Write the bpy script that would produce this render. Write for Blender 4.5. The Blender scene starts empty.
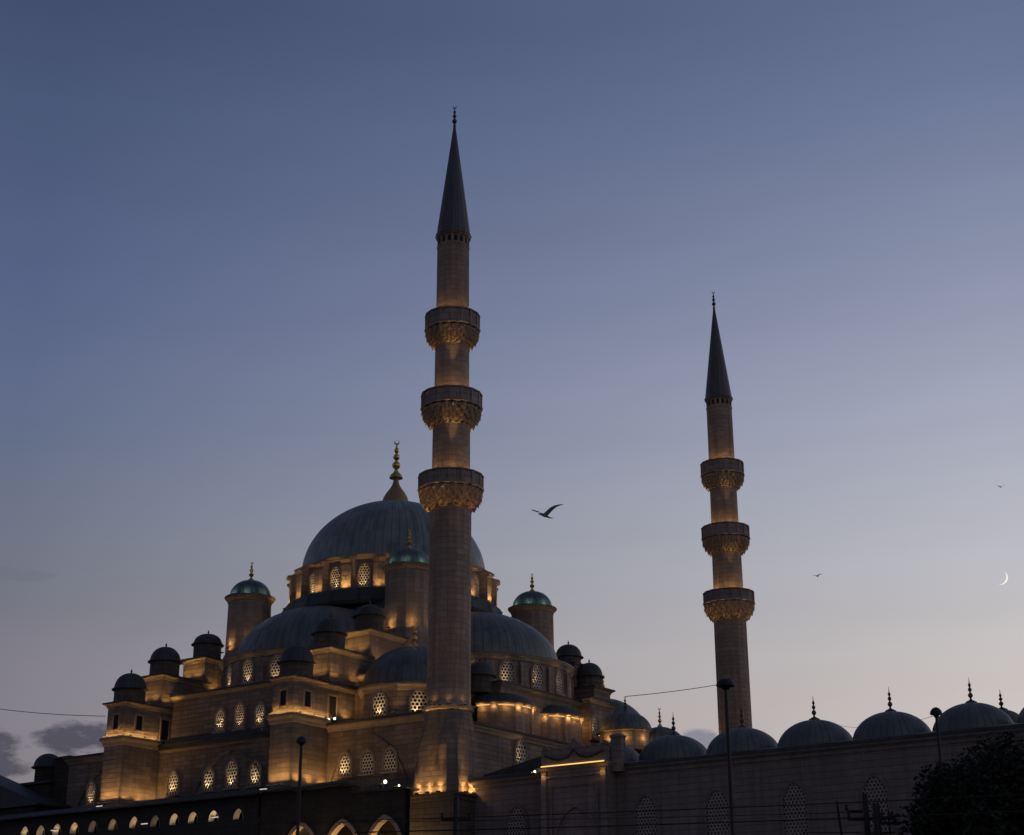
import bpy, math, random
from math import sin, cos, pi, radians as R, atan2, sqrt, asin
from mathutils import Vector, Matrix
random.seed(7)
sc = bpy.context.scene
COL = sc.collection

# ------------------------------------------------------------------ camera
EYE = Vector((68.66, -89.87, 1.7))
HEAD = math.degrees(atan2(.5747, .8184))
cam = bpy.data.cameras.new('camera'); cam.lens = 36 * 1603 / 1024; cam.sensor_width = 36
cam.clip_start = .5; cam.clip_end = 20000
camo = bpy.data.objects.new('camera', cam); COL.objects.link(camo)
camo.matrix_world = (Matrix.Translation(EYE) @ Matrix.Rotation(R(HEAD), 4, 'Z')
                     @ Matrix.Rotation(R(90 + 20.2), 4, 'X') @ Matrix.Rotation(R(-.2), 4, 'Z'))
sc.camera = camo
RIGHT = Vector((.8184, .5747, 0)); FWD = Vector((-.5747, .8184, 0))

# ------------------------------------------------------------------ exposure, world, sun
sc.view_settings.view_transform = 'Standard'; sc.view_settings.look = 'None'
sc.view_settings.exposure = 0; sc.view_settings.gamma = 1
sc.view_settings.use_curve_mapping = False
W = bpy.data.worlds.new('World'); sc.world = W; W.use_nodes = True
nt = W.node_tree; nt.nodes.clear()


class NT:
    """tiny helper to write node trees"""
    def __init__(s, t): s.t = t
    def n(s, kind, **kw):
        x = s.t.nodes.new(kind)
        for k, v in kw.items(): setattr(x, k, v)
        return x
    def link(s, a, b): s.t.links.new(a, b)
    def val(s, sock, v):
        if hasattr(v, 'is_linked'): s.link(v, sock)
        else: sock.default_value = v
    def math(s, op, a, b=0.0, c=0.0, clamp=False):
        x = s.n('ShaderNodeMath', operation=op, use_clamp=clamp)
        for i, v in enumerate((a, b, c)): s.val(x.inputs[i], v)
        return x.outputs[0]
    def vmath(s, op, a, b=(0, 0, 0)):
        x = s.n('ShaderNodeVectorMath', operation=op)
        s.val(x.inputs[0], a); s.val(x.inputs[1], b)
        return x.outputs['Value'] if op == 'DOT_PRODUCT' else x.outputs[0]
    def mix(s, f, a, b, blend='MIX'):
        x = s.n('ShaderNodeMix', data_type='RGBA', blend_type=blend)
        s.val(x.inputs[0], f); s.val(x.inputs[6], a); s.val(x.inputs[7], b)
        return x.outputs[2]
    def ramp(s, f, stops, mode='LINEAR'):
        x = s.n('ShaderNodeValToRGB'); cr = x.color_ramp; cr.interpolation = mode
        while len(cr.elements) < len(stops): cr.elements.new(.5)
        for e, (p, c) in zip(cr.elements, stops):
            e.position = p; e.color = (*c, 1) if len(c) == 3 else c
        s.val(x.inputs[0], f)
        return x.outputs[0]
    def noise(s, vec, scale, detail=4, rough=.55):
        x = s.n('ShaderNodeTexNoise'); x.inputs['Scale'].default_value = scale
        x.inputs['Detail'].default_value = detail; x.inputs['Roughness'].default_value = rough
        if vec is not None: s.link(vec, x.inputs['Vector'])
        return x.outputs[0]
    def combine(s, a, b, c):
        x = s.n('ShaderNodeCombineXYZ')
        for i, v in enumerate((a, b, c)): s.val(x.inputs[i], v)
        return x.outputs[0]
    def map(s, v, a, b, c, d):
        x = s.n('ShaderNodeMapRange'); x.clamp = True
        for i, q in enumerate((v, a, b, c, d)): s.val(x.inputs[i], q)
        return x.outputs[0]


def sky_world():
    k = NT(nt)
    d = k.vmath('NORMALIZE', k.n('ShaderNodeTexCoord').outputs['Generated'])
    sep = k.n('ShaderNodeSeparateXYZ'); k.link(d, sep.inputs[0])
    el = k.math('MULTIPLY', k.math('ARCSINE', sep.outputs[2]), 180 / pi)
    az = k.math('MULTIPLY', k.math('ARCTAN2', k.vmath('DOT_PRODUCT', d, tuple(RIGHT)),
                                   k.vmath('DOT_PRODUCT', d, tuple(FWD))), 180 / pi)
    f = k.math('DIVIDE', el, 90, clamp=True)
    L = [(0, (.20, .175, .19)), (8, (.225, .205, .235)), (12, (.195, .19, .235)), (15, (.155, .172, .225)),
         (19.5, (.116, .149, .247)), (24, (.089, .119, .229)), (30, (.067, .095, .187)), (34, (.05, .071, .146)), (60, (.035, .05, .11)), (90, (.03, .042, .095))]
    Rr = [(0, (.64, .52, .45)), (8, (.61, .54, .505)), (12, (.55, .522, .522)), (15, (.482, .482, .532)),
          (19.5, (.37, .39, .487)), (24, (.262, .292, .41)), (30, (.152, .19, .31)), (34, (.112, .148, .262)), (60, (.06, .08, .16)), (90, (.035, .05, .11))]
    cl = k.ramp(f, [(a / 90, c) for a, c in L]); cr = k.ramp(f, [(a / 90, c) for a, c in Rr])
    t = k.map(az, -18, 18, 0, 1)
    # east of south the glow is gone, west it lives on for a while
    col = k.mix(t, cl, cr)
    far = k.map(k.math('ABSOLUTE', az), 60, 150, 1, .62)
    col = k.mix(1.0, col, k.combine(far, far, far), 'MULTIPLY')
    # low clouds
    v = k.combine(k.math('MULTIPLY', az, .45), k.math('MULTIPLY', el, 1.0), 3.1)
    n1 = k.noise(v, .55, 7, .58)
    n2 = k.noise(v, 1.9, 8, .62)
    def puff(a0, e0, ra, re, amp):
        dx = k.math('DIVIDE', k.math('SUBTRACT', az, a0), ra)
        dy = k.math('DIVIDE', k.math('SUBTRACT', el, e0), re)
        q = k.math('ADD', k.math('MULTIPLY', dx, dx), k.math('MULTIPLY', dy, dy))
        m = k.math('SUBTRACT', 1.0, q)
        m = k.math('ADD', m, k.math('MULTIPLY', k.math('SUBTRACT', n1, .5), 2.6))
        m = k.math('ADD', m, k.math('MULTIPLY', k.math('SUBTRACT', n2, .5), 2.2))
        return k.math('MULTIPLY', k.map(m, .05, .6, 0, 1), amp)
    def azel(px, py):
        u = (px - 512) / 1603; w = (417.5 - py) / 1603; p = R(20.2)
        F = cos(p) - w * sin(p); h = sin(p) + w * cos(p)
        return math.degrees(atan2(u, F)), math.degrees(atan2(h, sqrt(u * u + F * F)))
    dark = None
    for (px, py, ra, re, amp) in ((84, 739, 1.75, .68, .97), (-8, 758, 1.3, .95, .95), (10, 572, 1.6, .25, .10)):
        a, e = azel(px, py); m = puff(a, e, ra, re, amp)
        dark = m if dark is None else k.math('MAXIMUM', dark, m)
    col = k.mix(dark, col, (.078, .075, .105, 1))
    a, e = azel(694, 742); lm = puff(a, e, 1.15, .42, .8)
    col = k.mix(lm, col, (.20, .205, .265, 1))
    st = k.noise(k.combine(k.math('MULTIPLY', az, .035), k.math('MULTIPLY', el, .32), 7.7), 1.0, 6, .55)
    stv = k.map(st, .3, .7, .965, 1.035)
    col = k.mix(1.0, col, k.combine(stv, stv, stv), 'MULTIPLY')
    sky = k.n('ShaderNodeTexSky', sky_type='NISHITA', sun_disc=False)
    sky.sun_elevation = R(-3); sky.sun_rotation = R(-HEAD + 48); sky.altitude = 20
    sky.dust_density = 2
    b1 = k.n('ShaderNodeBackground'); k.link(col, b1.inputs[0]); b1.inputs[1].default_value = 1
    b2 = k.n('ShaderNodeBackground'); k.link(sky.outputs[0], b2.inputs[0]); b2.inputs[1].default_value = .05
    add = k.n('ShaderNodeAddShader'); k.link(b1.outputs[0], add.inputs[0]); k.link(b2.outputs[0], add.inputs[1])
    out = k.n('ShaderNodeOutputWorld'); k.link(add.outputs[0], out.inputs[0])
sky_world()

sun = bpy.data.lights.new('afterglow_sun', 'SUN'); sun.energy = .06; sun.angle = R(40); sun.color = (1, .75, .6)
suno = bpy.data.objects.new('afterglow_sun', sun); COL.objects.link(suno)
gd = (FWD * cos(R(48)) + RIGHT * sin(R(48))).normalized() * cos(R(4)) + Vector((0, 0, sin(R(4))))
suno.rotation_euler = gd.to_track_quat('Z', 'Y').to_euler()

# ------------------------------------------------------------------ materials
def mat(name, build):
    m = bpy.data.materials.new(name); m.use_nodes = True
    t = m.node_tree; t.nodes.clear(); k = NT(t)
    out = k.n('ShaderNodeOutputMaterial'); b = k.n('ShaderNodeBsdfPrincipled')
    k.link(b.outputs[0], out.inputs[0])
    build(k, b)
    return m

def set_bump(k, b, h, strength, dist):
    x = k.n('ShaderNodeBump'); x.inputs['Strength'].default_value = strength; x.inputs['Distance'].default_value = dist
    k.link(h, x.inputs['Height']); k.link(x.outputs[0], b.inputs['Normal'])

def stone_builder(base, var, bw=1.05, bh=.40, polar=False, stain=.55, mort=.5):
    def f(k, b):
        if polar:
            o = k.n('ShaderNodeTexCoord').outputs['Object']
            s = k.n('ShaderNodeSeparateXYZ'); k.link(o, s.inputs[0])
            u = k.math('MULTIPLY', k.math('ARCTAN2', s.outputs[1], s.outputs[0]), 1.6)
        else:
            o = k.n('ShaderNodeNewGeometry').outputs['Position']
            s = k.n('ShaderNodeSeparateXYZ'); k.link(o, s.inputs[0])
            u = k.math('ADD', s.outputs[0], s.outputs[1])
        z = s.outputs[2]
        g = k.n('ShaderNodeNewGeometry').outputs['Position']
        wob = k.math('MULTIPLY', k.math('SUBTRACT', k.noise(g, .8, 2), .5), .06)
        br = k.n('ShaderNodeTexBrick'); br.inputs['Scale'].default_value = 1
        br.inputs['Brick Width'].default_value = bw; br.inputs['Row Height'].default_value = bh
        br.inputs['Mortar Size'].default_value = .016; br.inputs['Mortar Smooth'].default_value = .4
        br.inputs['Color1'].default_value = (0, 0, 0, 1); br.inputs['Color2'].default_value = (1, 1, 1, 1)
        br.inputs['Mortar'].default_value = (.1, .1, .1, 1)
        k.link(k.combine(u, k.math('ADD', z, wob), 0), br.inputs['Vector'])
        blk = k.mix(br.outputs[0], tuple(c * (1 - var) for c in base) + (1,), tuple(c * (1 + var) for c in base) + (1,))
        # weathering: broad patches, run-off streaks, soot
        n1 = k.noise(g, .35, 6, .6)
        n2 = k.noise(k.vmath('MULTIPLY', g, (1.9, 1.9, .16)), 1.0, 5, .6)
        n3 = k.noise(g, 3.5, 5, .7)
        w = k.math('ADD', k.math('MULTIPLY', k.map(n1, .35, .7, 0, 1), .5), k.math('MULTIPLY', k.map(n2, .42, .68, 0, 1), .75), clamp=True)
        col = k.mix(k.math('MULTIPLY', w, stain), blk, tuple(c * .42 for c in base) + (1,))
        col = k.mix(k.map(n3, .34, .66, 0, .45), col, tuple(c * .6 for c in base) + (1,))
        col = k.mix(k.math('MULTIPLY', br.outputs[1], mort), col, tuple(c * .33 for c in base) + (1,))
        k.link(col, b.inputs['Base Color'])
        b.inputs['Roughness'].default_value = .9
        h = k.math('SUBTRACT', k.math('MULTIPLY', n3, .5), br.outputs[1])
        h = k.math('ADD', h, k.math('MULTIPLY', br.outputs[0], .5))
        set_bump(k, b, h, 1.0, .06)
    return f
ST = (.27, .208, .17)
M = {}
M['stone'] = mat('limestone_blocks', stone_builder(ST, .30, 1.25, .36, False, .8))
M['round'] = mat('limestone_round', stone_builder((.375, .29, .238), .17, 1.1, .42, True, .85, .25))
M['trim'] = mat('limestone_trim', stone_builder((.36, .28, .215), .1, 1.6, 3.0, False, .4))
M['court'] = mat('courtyard_stone', stone_builder((.265, .215, .205), .09, 1.3, .40, False, .65, .2))
M['stone_shaded'] = mat('shaded_stone', stone_builder((.13, .105, .09), .25, .9, .4, True))  # darker stone copy: shade of unlit turret drums and plinth put into colour
M['panel'] = mat('parapet_stone', stone_builder((.36, .295, .265), .2, .8, .5, True))
M['dim'] = mat('unlit_stone', stone_builder((.046, .037, .031), .25))  # near-black stone copy: the gallery's lack of light is in the colour

def lead_builder(c0, c1, seams=48, rough=.42):
    def f(k, b):
        o = k.n('ShaderNodeTexCoord').outputs['Object']
        s = k.n('ShaderNodeSeparateXYZ'); k.link(o, s.inputs[0])
        a = k.math('MULTIPLY', k.math('ARCTAN2', s.outputs[1], s.outputs[0]), seams / (2 * pi))
        fr = k.math('ABSOLUTE', k.math('SUBTRACT', k.math('FRACT', a), .5))
        seam = k.map(fr, .0, .13, 1, 0)
        cell = k.math('FLOOR', a)
        wn = k.n('ShaderNodeTexWhiteNoise', noise_dimensions='2D')
        row = k.math('FLOOR', k.math('MULTIPLY', s.outputs[2], .8))
        k.link(k.combine(k.math('ADD', cell, .5), row, 0), wn.inputs['Vector'])
        n1 = k.noise(o, .7, 6, .62); n2 = k.noise(k.vmath('MULTIPLY', o, (2.2, 2.2, .35)), 1.2, 5, .6)
        m = k.math('ADD', k.math('MULTIPLY', n1, .55), k.math('ADD', k.math('MULTIPLY', n2, .5), k.math('MULTIPLY', wn.outputs[0], .3)))
        col = k.mix(k.map(m, .4, .95, 0, 1), c0 + (1,), c1 + (1,))
        col = k.mix(k.math('MULTIPLY', seam, .62), col, tuple(c * .5 for c in c0) + (1,))
        k.link(col, b.inputs['Base Color'])
        k.link(k.map(n2, .3, .8, rough - .06, rough + .2), b.inputs['Roughness'])
        b.inputs['Metallic'].default_value = .25
        set_bump(k, b, k.math('ADD', seam, k.math('MULTIPLY', n1, .6)), .6, .05)
    return f
M['lead'] = mat('lead_sheet', lead_builder((.125, .14, .134), (.265, .30, .28), 72))
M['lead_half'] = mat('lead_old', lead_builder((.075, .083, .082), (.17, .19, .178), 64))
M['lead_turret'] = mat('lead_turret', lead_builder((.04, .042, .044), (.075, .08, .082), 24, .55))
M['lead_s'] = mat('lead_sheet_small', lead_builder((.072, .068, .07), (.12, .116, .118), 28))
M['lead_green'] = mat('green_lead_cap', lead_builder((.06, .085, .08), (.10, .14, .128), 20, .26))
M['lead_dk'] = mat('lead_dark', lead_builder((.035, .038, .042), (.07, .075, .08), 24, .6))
M['lead_court'] = mat('lead_courtyard', lead_builder((.075, .084, .082), (.145, .162, .155), 36, .5))

def flat(c, rough=.6, metal=0., n=.25, scale=6.):
    def f(k, b):
        v = k.noise(k.n('ShaderNodeTexCoord').outputs['Object'], scale, 4)
        k.link(k.mix(k.map(v, .3, .7, 0, 1), tuple(x * (1 - n) for x in c) + (1,), tuple(x * (1 + n) for x in c) + (1,)), b.inputs['Base Color'])
        b.inputs['Roughness'].default_value = rough; b.inputs['Metallic'].default_value = metal
    return f
M['gold'] = mat('gilt_copper', flat((.75, .5, .18), .32, .9))
M['bronze'] = mat('dull_finial', flat((.10, .085, .075), .5, .6))
M['bulb'] = mat('gilt_bulb', flat((.34, .21, .10), .5, .3))
M['plaster'] = mat('lattice_plaster', flat((.66, .58, .46), .85))
M['plaster_dk'] = mat('lattice_stone', flat((.36, .30, .28), .9))
M['glass'] = mat('window_glass', flat((.012, .012, .014), .2))
M['void'] = mat('opening_dark', flat((.012, .011, .01), .9))  # near-black colour standing for the shade inside openings
M['iron'] = mat('dark_iron', flat((.009, .009, .010), .6, .0))
M['cable'] = mat('cable_rubber', flat((.012, .012, .013), .6))
M['bark'] = mat('bark', flat((.045, .035, .028), .95, 0, .4))
M['leaf'] = mat('leaf', flat((.014, .019, .010), .8, 0, .5, 1.3))
M['feather'] = mat('gull_feather', flat((.2, .2, .22), .8))
M['ground'] = mat('asphalt', flat((.05, .05, .05), .9, 0, .3, .4))
M['wood'] = mat('dark_timber', flat((.03, .024, .02), .8))

def emit(name, c, s):
    m = bpy.data.materials.new(name); m.use_nodes = True; t = m.node_tree; t.nodes.clear()
    e = t.nodes.new('ShaderNodeEmission'); e.inputs[0].default_value = (*c, 1); e.inputs[1].default_value = s
    o = t.nodes.new('ShaderNodeOutputMaterial'); t.links.new(e.outputs[0], o.inputs[0])
    return m
M['lamp_warm'] = emit('warm_lamp_lens', (1, .58, .2), .8)
M['lamp_white'] = emit('white_lamp_lens', (1, .82, .55), 4)
M['led_bright'] = emit('eave_led_strip', (1, .56, .17), 1.1)
M['led'] = emit('warm_led_strip', (1, .60, .17), 1.3)
M['led_dim'] = emit('dim_led_strip', (1, .58, .18), .5)
M['tube'] = emit('fluorescent_tube', (.9, .82, .72), .75)
M['cool'] = emit('cool_lamp_lens', (.7, .85, 1.), 3)
M['moon'] = emit('moon_light', (1, .93, .84), .95)

# ------------------------------------------------------------------ mesh builder
class MB:
    def __init__(s): s.v = []; s.f = []
    def add(s, vs, fs):
        o = len(s.v); s.v += [tuple(x) for x in vs]; s.f += [tuple(i + o for i in q) for q in fs]
    def box(s, x0, x1, y0, y1, z0, z1):
        s.add([(x0, y0, z0), (x1, y0, z0), (x1, y1, z0), (x0, y1, z0), (x0, y0, z1), (x1, y0, z1), (x1, y1, z1), (x0, y1, z1)],
              [(0, 3, 2, 1), (4, 5, 6, 7), (0, 1, 5, 4), (1, 2, 6, 5), (2, 3, 7, 6), (3, 0, 4, 7)])
    def loft(s, loops, cap0=True, cap1=True, closed=True):
        n = len(loops[0]); vs = [p for l in loops for p in l]; fs = []
        for i in range(len(loops) - 1):
            for j in range(n if closed else n - 1):
                a = i * n + j; b = i * n + (j + 1) % n
                fs.append((a, b, b + n, a + n))
        if cap0: fs.append(tuple(range(n - 1, -1, -1)))
        if cap1: fs.append(tuple(range((len(loops) - 1) * n, len(loops) * n)))
        s.add(vs, fs)
    def rect(s, x0, x1, y0, y1, prof, cap0=True, cap1=True):
        """stack of rectangles grown by each (offset, z)"""
        s.loft([[(x0 - o, y0 - o, z), (x1 + o, y0 - o, z), (x1 + o, y1 + o, z), (x0 - o, y1 + o, z)] for o, z in prof], cap0, cap1)
    def rev(s, prof, seg=32, c=(0, 0), a0=0., a1=2 * pi, cap0=True, cap1=True):
        full = abs(a1 - a0 - 2 * pi) < 1e-6
        m = seg if full else seg + 1
        loops = [[(c[0] + r * cos(a0 + (a1 - a0) * j / seg), c[1] + r * sin(a0 + (a1 - a0) * j / seg), z) for j in range(m)] for r, z in prof]
        s.loft(loops, cap0, cap1, full)
    def tube(s, pts, r, seg=6):
        pts = [Vector(p) for p in pts]; loops = []
        for i, p in enumerate(pts):
            t = (pts[min(i + 1, len(pts) - 1)] - pts[max(i - 1, 0)]).normalized()
            u = t.cross(Vector((0, 0, 1)))
            if u.length < 1e-3: u = Vector((1, 0, 0))
            u.normalize(); w = u.cross(t).normalized()
            rr = r[i] if isinstance(r, (list, tuple)) else r
            loops.append([tuple(p + (u * cos(2 * pi * j / seg) + w * sin(2 * pi * j / seg)) * rr) for j in range(seg)])
        s.loft(loops)
    def mesh(s, name, smooth=None):
        m = bpy.data.meshes.new(name); m.from_pydata(s.v, [], s.f); m.validate()
        import bmesh
        bm = bmesh.new(); bm.from_mesh(m); bmesh.ops.recalc_face_normals(bm, faces=bm.faces); bm.to_mesh(m); bm.free()
        if smooth:
            m.polygons.foreach_set('use_smooth', [True] * len(m.polygons))
            if smooth < 180: m.set_sharp_from_angle(angle=R(smooth))
        return m

WP = {}          # world position of each object we make
def link(o, parent=None, loc=(0, 0, 0), rz=0.):
    COL.objects.link(o); loc = Vector(loc)
    WP[o.name] = loc
    if parent is not None:
        o.parent = parent; o.location = loc - WP[parent.name]
        if parent.rotation_euler.z:
            o.location = Matrix.Rotation(-parent.rotation_euler.z, 3, 'Z') @ o.location
            rz -= parent.rotation_euler.z
    else: o.location = loc
    o.rotation_euler = (0, 0, rz)
    return o
def obj(name, mb, m, parent=None, loc=(0, 0, 0), smooth=None, rz=0.):
    me = mb if isinstance(mb, bpy.types.Mesh) else mb.mesh(name, smooth)
    o = bpy.data.objects.new(name, me)
    if m is not None and not me.materials: me.materials.append(M[m] if isinstance(m, str) else m)
    return link(o, parent, loc, rz)
def worldmesh(name, mb, m, parent, loc, smooth=None):
    """mesh written in world coordinates, origin moved to loc"""
    loc = Vector(loc); mb.v = [tuple(Vector(p) - loc) for p in mb.v]
    return obj(name, mb, m, parent, loc, smooth)
def tag(o, label=None, cat=None, group=None, kind=None):
    if label: o['label'] = label
    if cat: o['category'] = cat
    if group: o['group'] = group
    if kind: o['kind'] = kind
    return o
def thing(name, label, cat, loc, group=None):
    return tag(link(bpy.data.objects.new(name, None), None, loc), label, cat, group)

WARM = (1, .56, .17)
LSC = 4.8
def light(parent, p, watts, col=WARM, r=.06, kind='POINT', aim=None, cone=60, blend=.6):
    l = bpy.data.lights.new('lamp_light', kind); l.energy = watts * LSC; l.color = col; l.shadow_soft_size = r
    if kind == 'SPOT': l.spot_size = R(cone); l.spot_blend = blend
    o = bpy.data.objects.new('lamp_light', l); link(o, parent, p)
    if aim is not None:
        d = (Vector(p) - Vector(aim)).normalized(); o.rotation_euler = d.to_track_quat('Z', 'Y').to_euler()
    return o
_fx = None
def flood(parent, p, watts, col=WARM, lens='lamp_warm', aim=None, cone=110, r=.06):
    """small uplight: housing with glowing lens, and its own light"""
    global _fx
    x, y, z = p
    if _fx is None:
        a = MB(); a.loft([[(-.11, -.07, 0), (.11, -.07, 0), (.11, .07, 0), (-.11, .07, 0)], [(-.13, -.09, .1), (.13, -.09, .1), (.13, .09, .1), (-.13, .09, .1)]])
        b = MB(); b.box(-.1, .1, -.06, .06, .101, .112)
        _fx = (a.mesh('floodlight'), {}); _fx[0].materials.append(M['iron'])
        for q in ('lamp_warm', 'lamp_white', 'cool'):
            c = MB(); c.v = list(b.v); c.f = list(b.f); me = c.mesh('lens'); me.materials.append(M[q]); _fx[1][q] = me
    o = obj('floodlight', _fx[0], None, parent, p)
    obj('lens', _fx[1][lens], None, o, p)
    if aim is None: light(o, (x, y, z + .2), watts * 1.15, col, r, 'SPOT', (x, y, z + 2), 150, .9)
    else: light(o, (x, y, z + .2), watts, col, r, 'SPOT', aim, cone)
    return o

def dome_prof(rad, h, z0, n=14, tip=.02, power=1.0):
    out = []
    for i in range(n + 1):
        a = (pi / 2) * i / n
        out.append((max(tip, rad * cos(a) ** power), z0 + h * sin(a)))
    return out

def arch_pts(w, h, n=10, k=.75):
    """pointed arch outline from bottom left over the apex to bottom right (x, z)"""
    Rr = k * w; cx = Rr - w / 2; a1 = math.acos(cx / Rr); hs = h - Rr * sin(a1)
    left = [(cx - Rr * cos(a1 * i / n), hs + Rr * sin(a1 * i / n)) for i in range(n + 1)]
    left[-1] = (0, h)
    pts = [(-w / 2, 0)] + left
    return pts + [(-x, z) for x, z in reversed(pts[:-1])]
def arch_z(x, w, h, k=.75):
    Rr = k * w; cx = Rr - w / 2; hs = h - Rr * sin(math.acos(cx / Rr))
    return hs + sqrt(max(0, Rr * Rr - (abs(x) + cx) ** 2))

_win = {}
def window_meshes(w, h, stone):
    key = (round(w, 2), round(h, 2), stone)
    if key in _win: return _win[key]
    ins = arch_pts(w, h); out = arch_pts(w + .34, h + .2)
    fr = MB(); n = len(ins)
    loops = [[(x, 0.0, z) for x, z in out], [(x, -.13, z) for x, z in out], [(x, -.13, z) for x, z in [(a * .5 + c * .5, b * .5 + d * .5) for (a, b), (c, d) in zip(ins, out)]],
             [(x, -.17, z) for x, z in [(a * .5 + c * .5, b * .5 + d * .5) for (a, b), (c, d) in zip(ins, out)]], [(x, -.17, z) for x, z in ins], [(x, 0.0, z) for x, z in ins]]
    fr.loft(loops, False, False, False)
    fr.box(-w / 2 - .25, w / 2 + .25, -.24, 0, -.16, -.005)
    pane = MB(); pane.add([(x, -.03, z) for x, z in ins], [tuple(range(n))])
    la = MB(); p = w / (6.5 if stone else 4.0); ra = p / sqrt(3)
    rows = int(h / (p * .866)) + 2
    for r in range(rows):
        for c in range(-5, 6):
            x = (c + (.5 if r % 2 else 0)) * p; z = (r + .35) * p * .866
            if abs(x) > w / 2 + p * .1 or z < -.02: continue
            if z > arch_z(min(abs(x), w / 2 - .02), w, h) + p * .05: continue
            o = [(x + ra * 1.02 * sin(pi / 3 * i), z + ra * 1.02 * cos(pi / 3 * i)) for i in range(6)]
            q = [(x + ra * .70 * sin(pi / 3 * i), z + ra * .70 * cos(pi / 3 * i)) for i in range(6)]
            lim = lambda t: (max(-w / 2 - .1, min(w / 2 + .1, t[0])), max(-.1, t[1]))
            o = [lim(t) for t in o]; q = [lim(t) for t in q]
            vs = [(a, -.10, b) for a, b in o] + [(a, -.10, b) for a, b in q] + [(a, -.035, b) for a, b in q]
            fs = []
            for i in range(6):
                j = (i + 1) % 6; fs += [(i, j, 6 + j, 6 + i), (6 + i, 6 + j, 12 + j, 12 + i)]
            la.add(vs, fs)
    res = [fr.mesh('window'), la.mesh('lattice'), pane.mesh('pane')]
    res[0].materials.append(M['court' if stone else 'trim']); res[1].materials.append(M['plaster_dk' if stone else 'plaster']); res[2].materials.append(M['glass'])
    _win[key] = res
    return res
def window(parent, p, ang, w, h, lit=0., stone=False, side=0.):
    """p = middle of the sill on the wall face; ang = direction the window faces (radians, -pi/2 faces -Y)"""
    a, b, c = window_meshes(w, h, stone)
    rz = ang + pi / 2
    o = obj('window', a, None, parent, p, rz=rz)
    WP[o.name] = Vector(p)
    for nm, me in (('lattice', b), ('pane', c)):
        q = bpy.data.objects.new(nm, me); COL.objects.link(q); q.parent = o
    if lit:
        d = Vector((cos(ang), sin(ang), 0)); s = Vector((-sin(ang), cos(ang), 0))
        light(o, Vector(p) + d * .5 + s * side + Vector((0, 0, .06)), lit * 3.6, (1, .68, .33), .06, 'SPOT', Vector(p) + Vector((0, 0, h * .45)), 72, .7)
    return o
def wallwin(parent, n, face, t, z, w, h, **k):
    """window on an axis aligned wall: face 'Y' at Y=n facing -Y (t is X), face 'X' at X=n facing +X (t is Y)"""
    return window(parent, (t, n, z), -pi / 2, w, h, **k) if face == 'Y' else window(parent, (n, t, z), 0, w, h, **k)

def finial_mb(h, r, crescent=True, foot=1.5):
    """alem: tapering bulb, balls and a crescent"""
    m = MB()
    pr = [(r * foot, 0), (r * foot * .83, h * .08), (r * .55, h * .16), (r * .32, h * .22)]
    z = h * .22
    for k, (bs, ss) in enumerate(((1.0, .11), (.8, .085), (.6, .07))):
        hh = h * ss
        pr += [(r * .3, z), (r * bs * .8, z + hh * .5), (r * bs, z + hh), (r * bs * .75, z + hh * 1.5), (r * .26, z + hh * 2)]
        z += hh * 2 + h * .015
    pr += [(r * .2, z), (r * .14, h * .86), (.008, h * (.9 if crescent else 1.))]
    m.rev(pr, 10)
    if crescent:
        R0 = h * .055; lo = []
        for i in range(15):
            a = R(-235 + 290 * i / 14); th = R0 * .34 * sin(pi * (i + .4) / 14.8) + .004
            c = Vector((R0 * cos(a), 0, h * .93 + R0 * sin(a)))
            nrm = Vector((cos(a), 0, sin(a)))
            lo.append([tuple(c + nrm * th), tuple(c + Vector((0, th * .8, 0))), tuple(c - nrm * th), tuple(c - Vector((0, th * .8, 0)))])
        m.loft(lo)
    return m

# ================================================================== ground
g = MB(); g.add([(-3000, -3000, 0), (3000, -3000, 0), (3000, 3000, 0), (-3000, 3000, 0)], [(0, 1, 2, 3)])
tag(obj('ground', g, 'ground'), kind='structure')

# ================================================================== mosque (prayer hall)
CX, CY = -23.25, 21.9
mq = thing('mosque', 'large stone mosque with cascading lead domes and stepped turrets, floodlit from its ledges', 'mosque', (CX, CY, 0))
HX0, HX1, HY0, HY1 = CX - 19.5, -4.0, 2.4, 41.4

# -- lower walls
w = MB(); w.box(HX0, HX1, HY0, HY1, 0, 21.35)
worldmesh('lower_wall', w, 'stone', mq, (CX, CY, 0))
c = MB(); c.rect(HX0, HX1, HY0, HY1, [(.0, 21.352), (.1, 21.38), (.13, 21.5), (.3, 21.68), (.32, 21.8), (0, 21.8)], False, False)
worldmesh('wall_cornice', c, 'trim', mq, (CX, CY, 21.3))
c = MB(); c.rect(HX0, HX1, HY0, HY1, [(.42, 21.802), (.45, 21.98), (-.9, 22.25)])
worldmesh('ledge_roof', c, 'lead_dk', mq, (CX, CY, 21.8))

m = MB(); m.loft([[(x, 1.98, 21.5), (x, 1.95, 21.75), (x, 3.18, 22.7), (x, 3.18, 21.9)] for x in (CX - 8.1, CX + 7.7)])
worldmesh('lean_roof', m, 'lead_dk', mq, (CX, 2.5, 22))
# -- upper tier: four arms of the cross
for rot, reach in ((-pi / 2, 18.7), (0, 17.9), (pi / 2, 18.7), (pi, 18.7)):
    w = MB(); w.box(6, reach, -8.1, 8.1, 22.2, 25.75)
    o = obj('upper_wall', w, 'stone', mq, (CX, CY, 0), rz=rot)
    c = MB(); c.rect(6, reach, -8.0, 8.0, [(.05, 25.752), (.12, 25.8), (.3, 25.98), (.3, 26.04)], False, False)
    obj('upper_cornice', c, 'trim', mq, (CX, CY, 0), rz=rot)
    c = MB(); c.rect(6, reach, -8.0, 8.0, [(.38, 26.042), (.38, 26.16), (-1.5, 26.3)])
    obj('upper_roof', c, 'lead_dk', mq, (CX, CY, 0), rz=rot)

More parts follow.
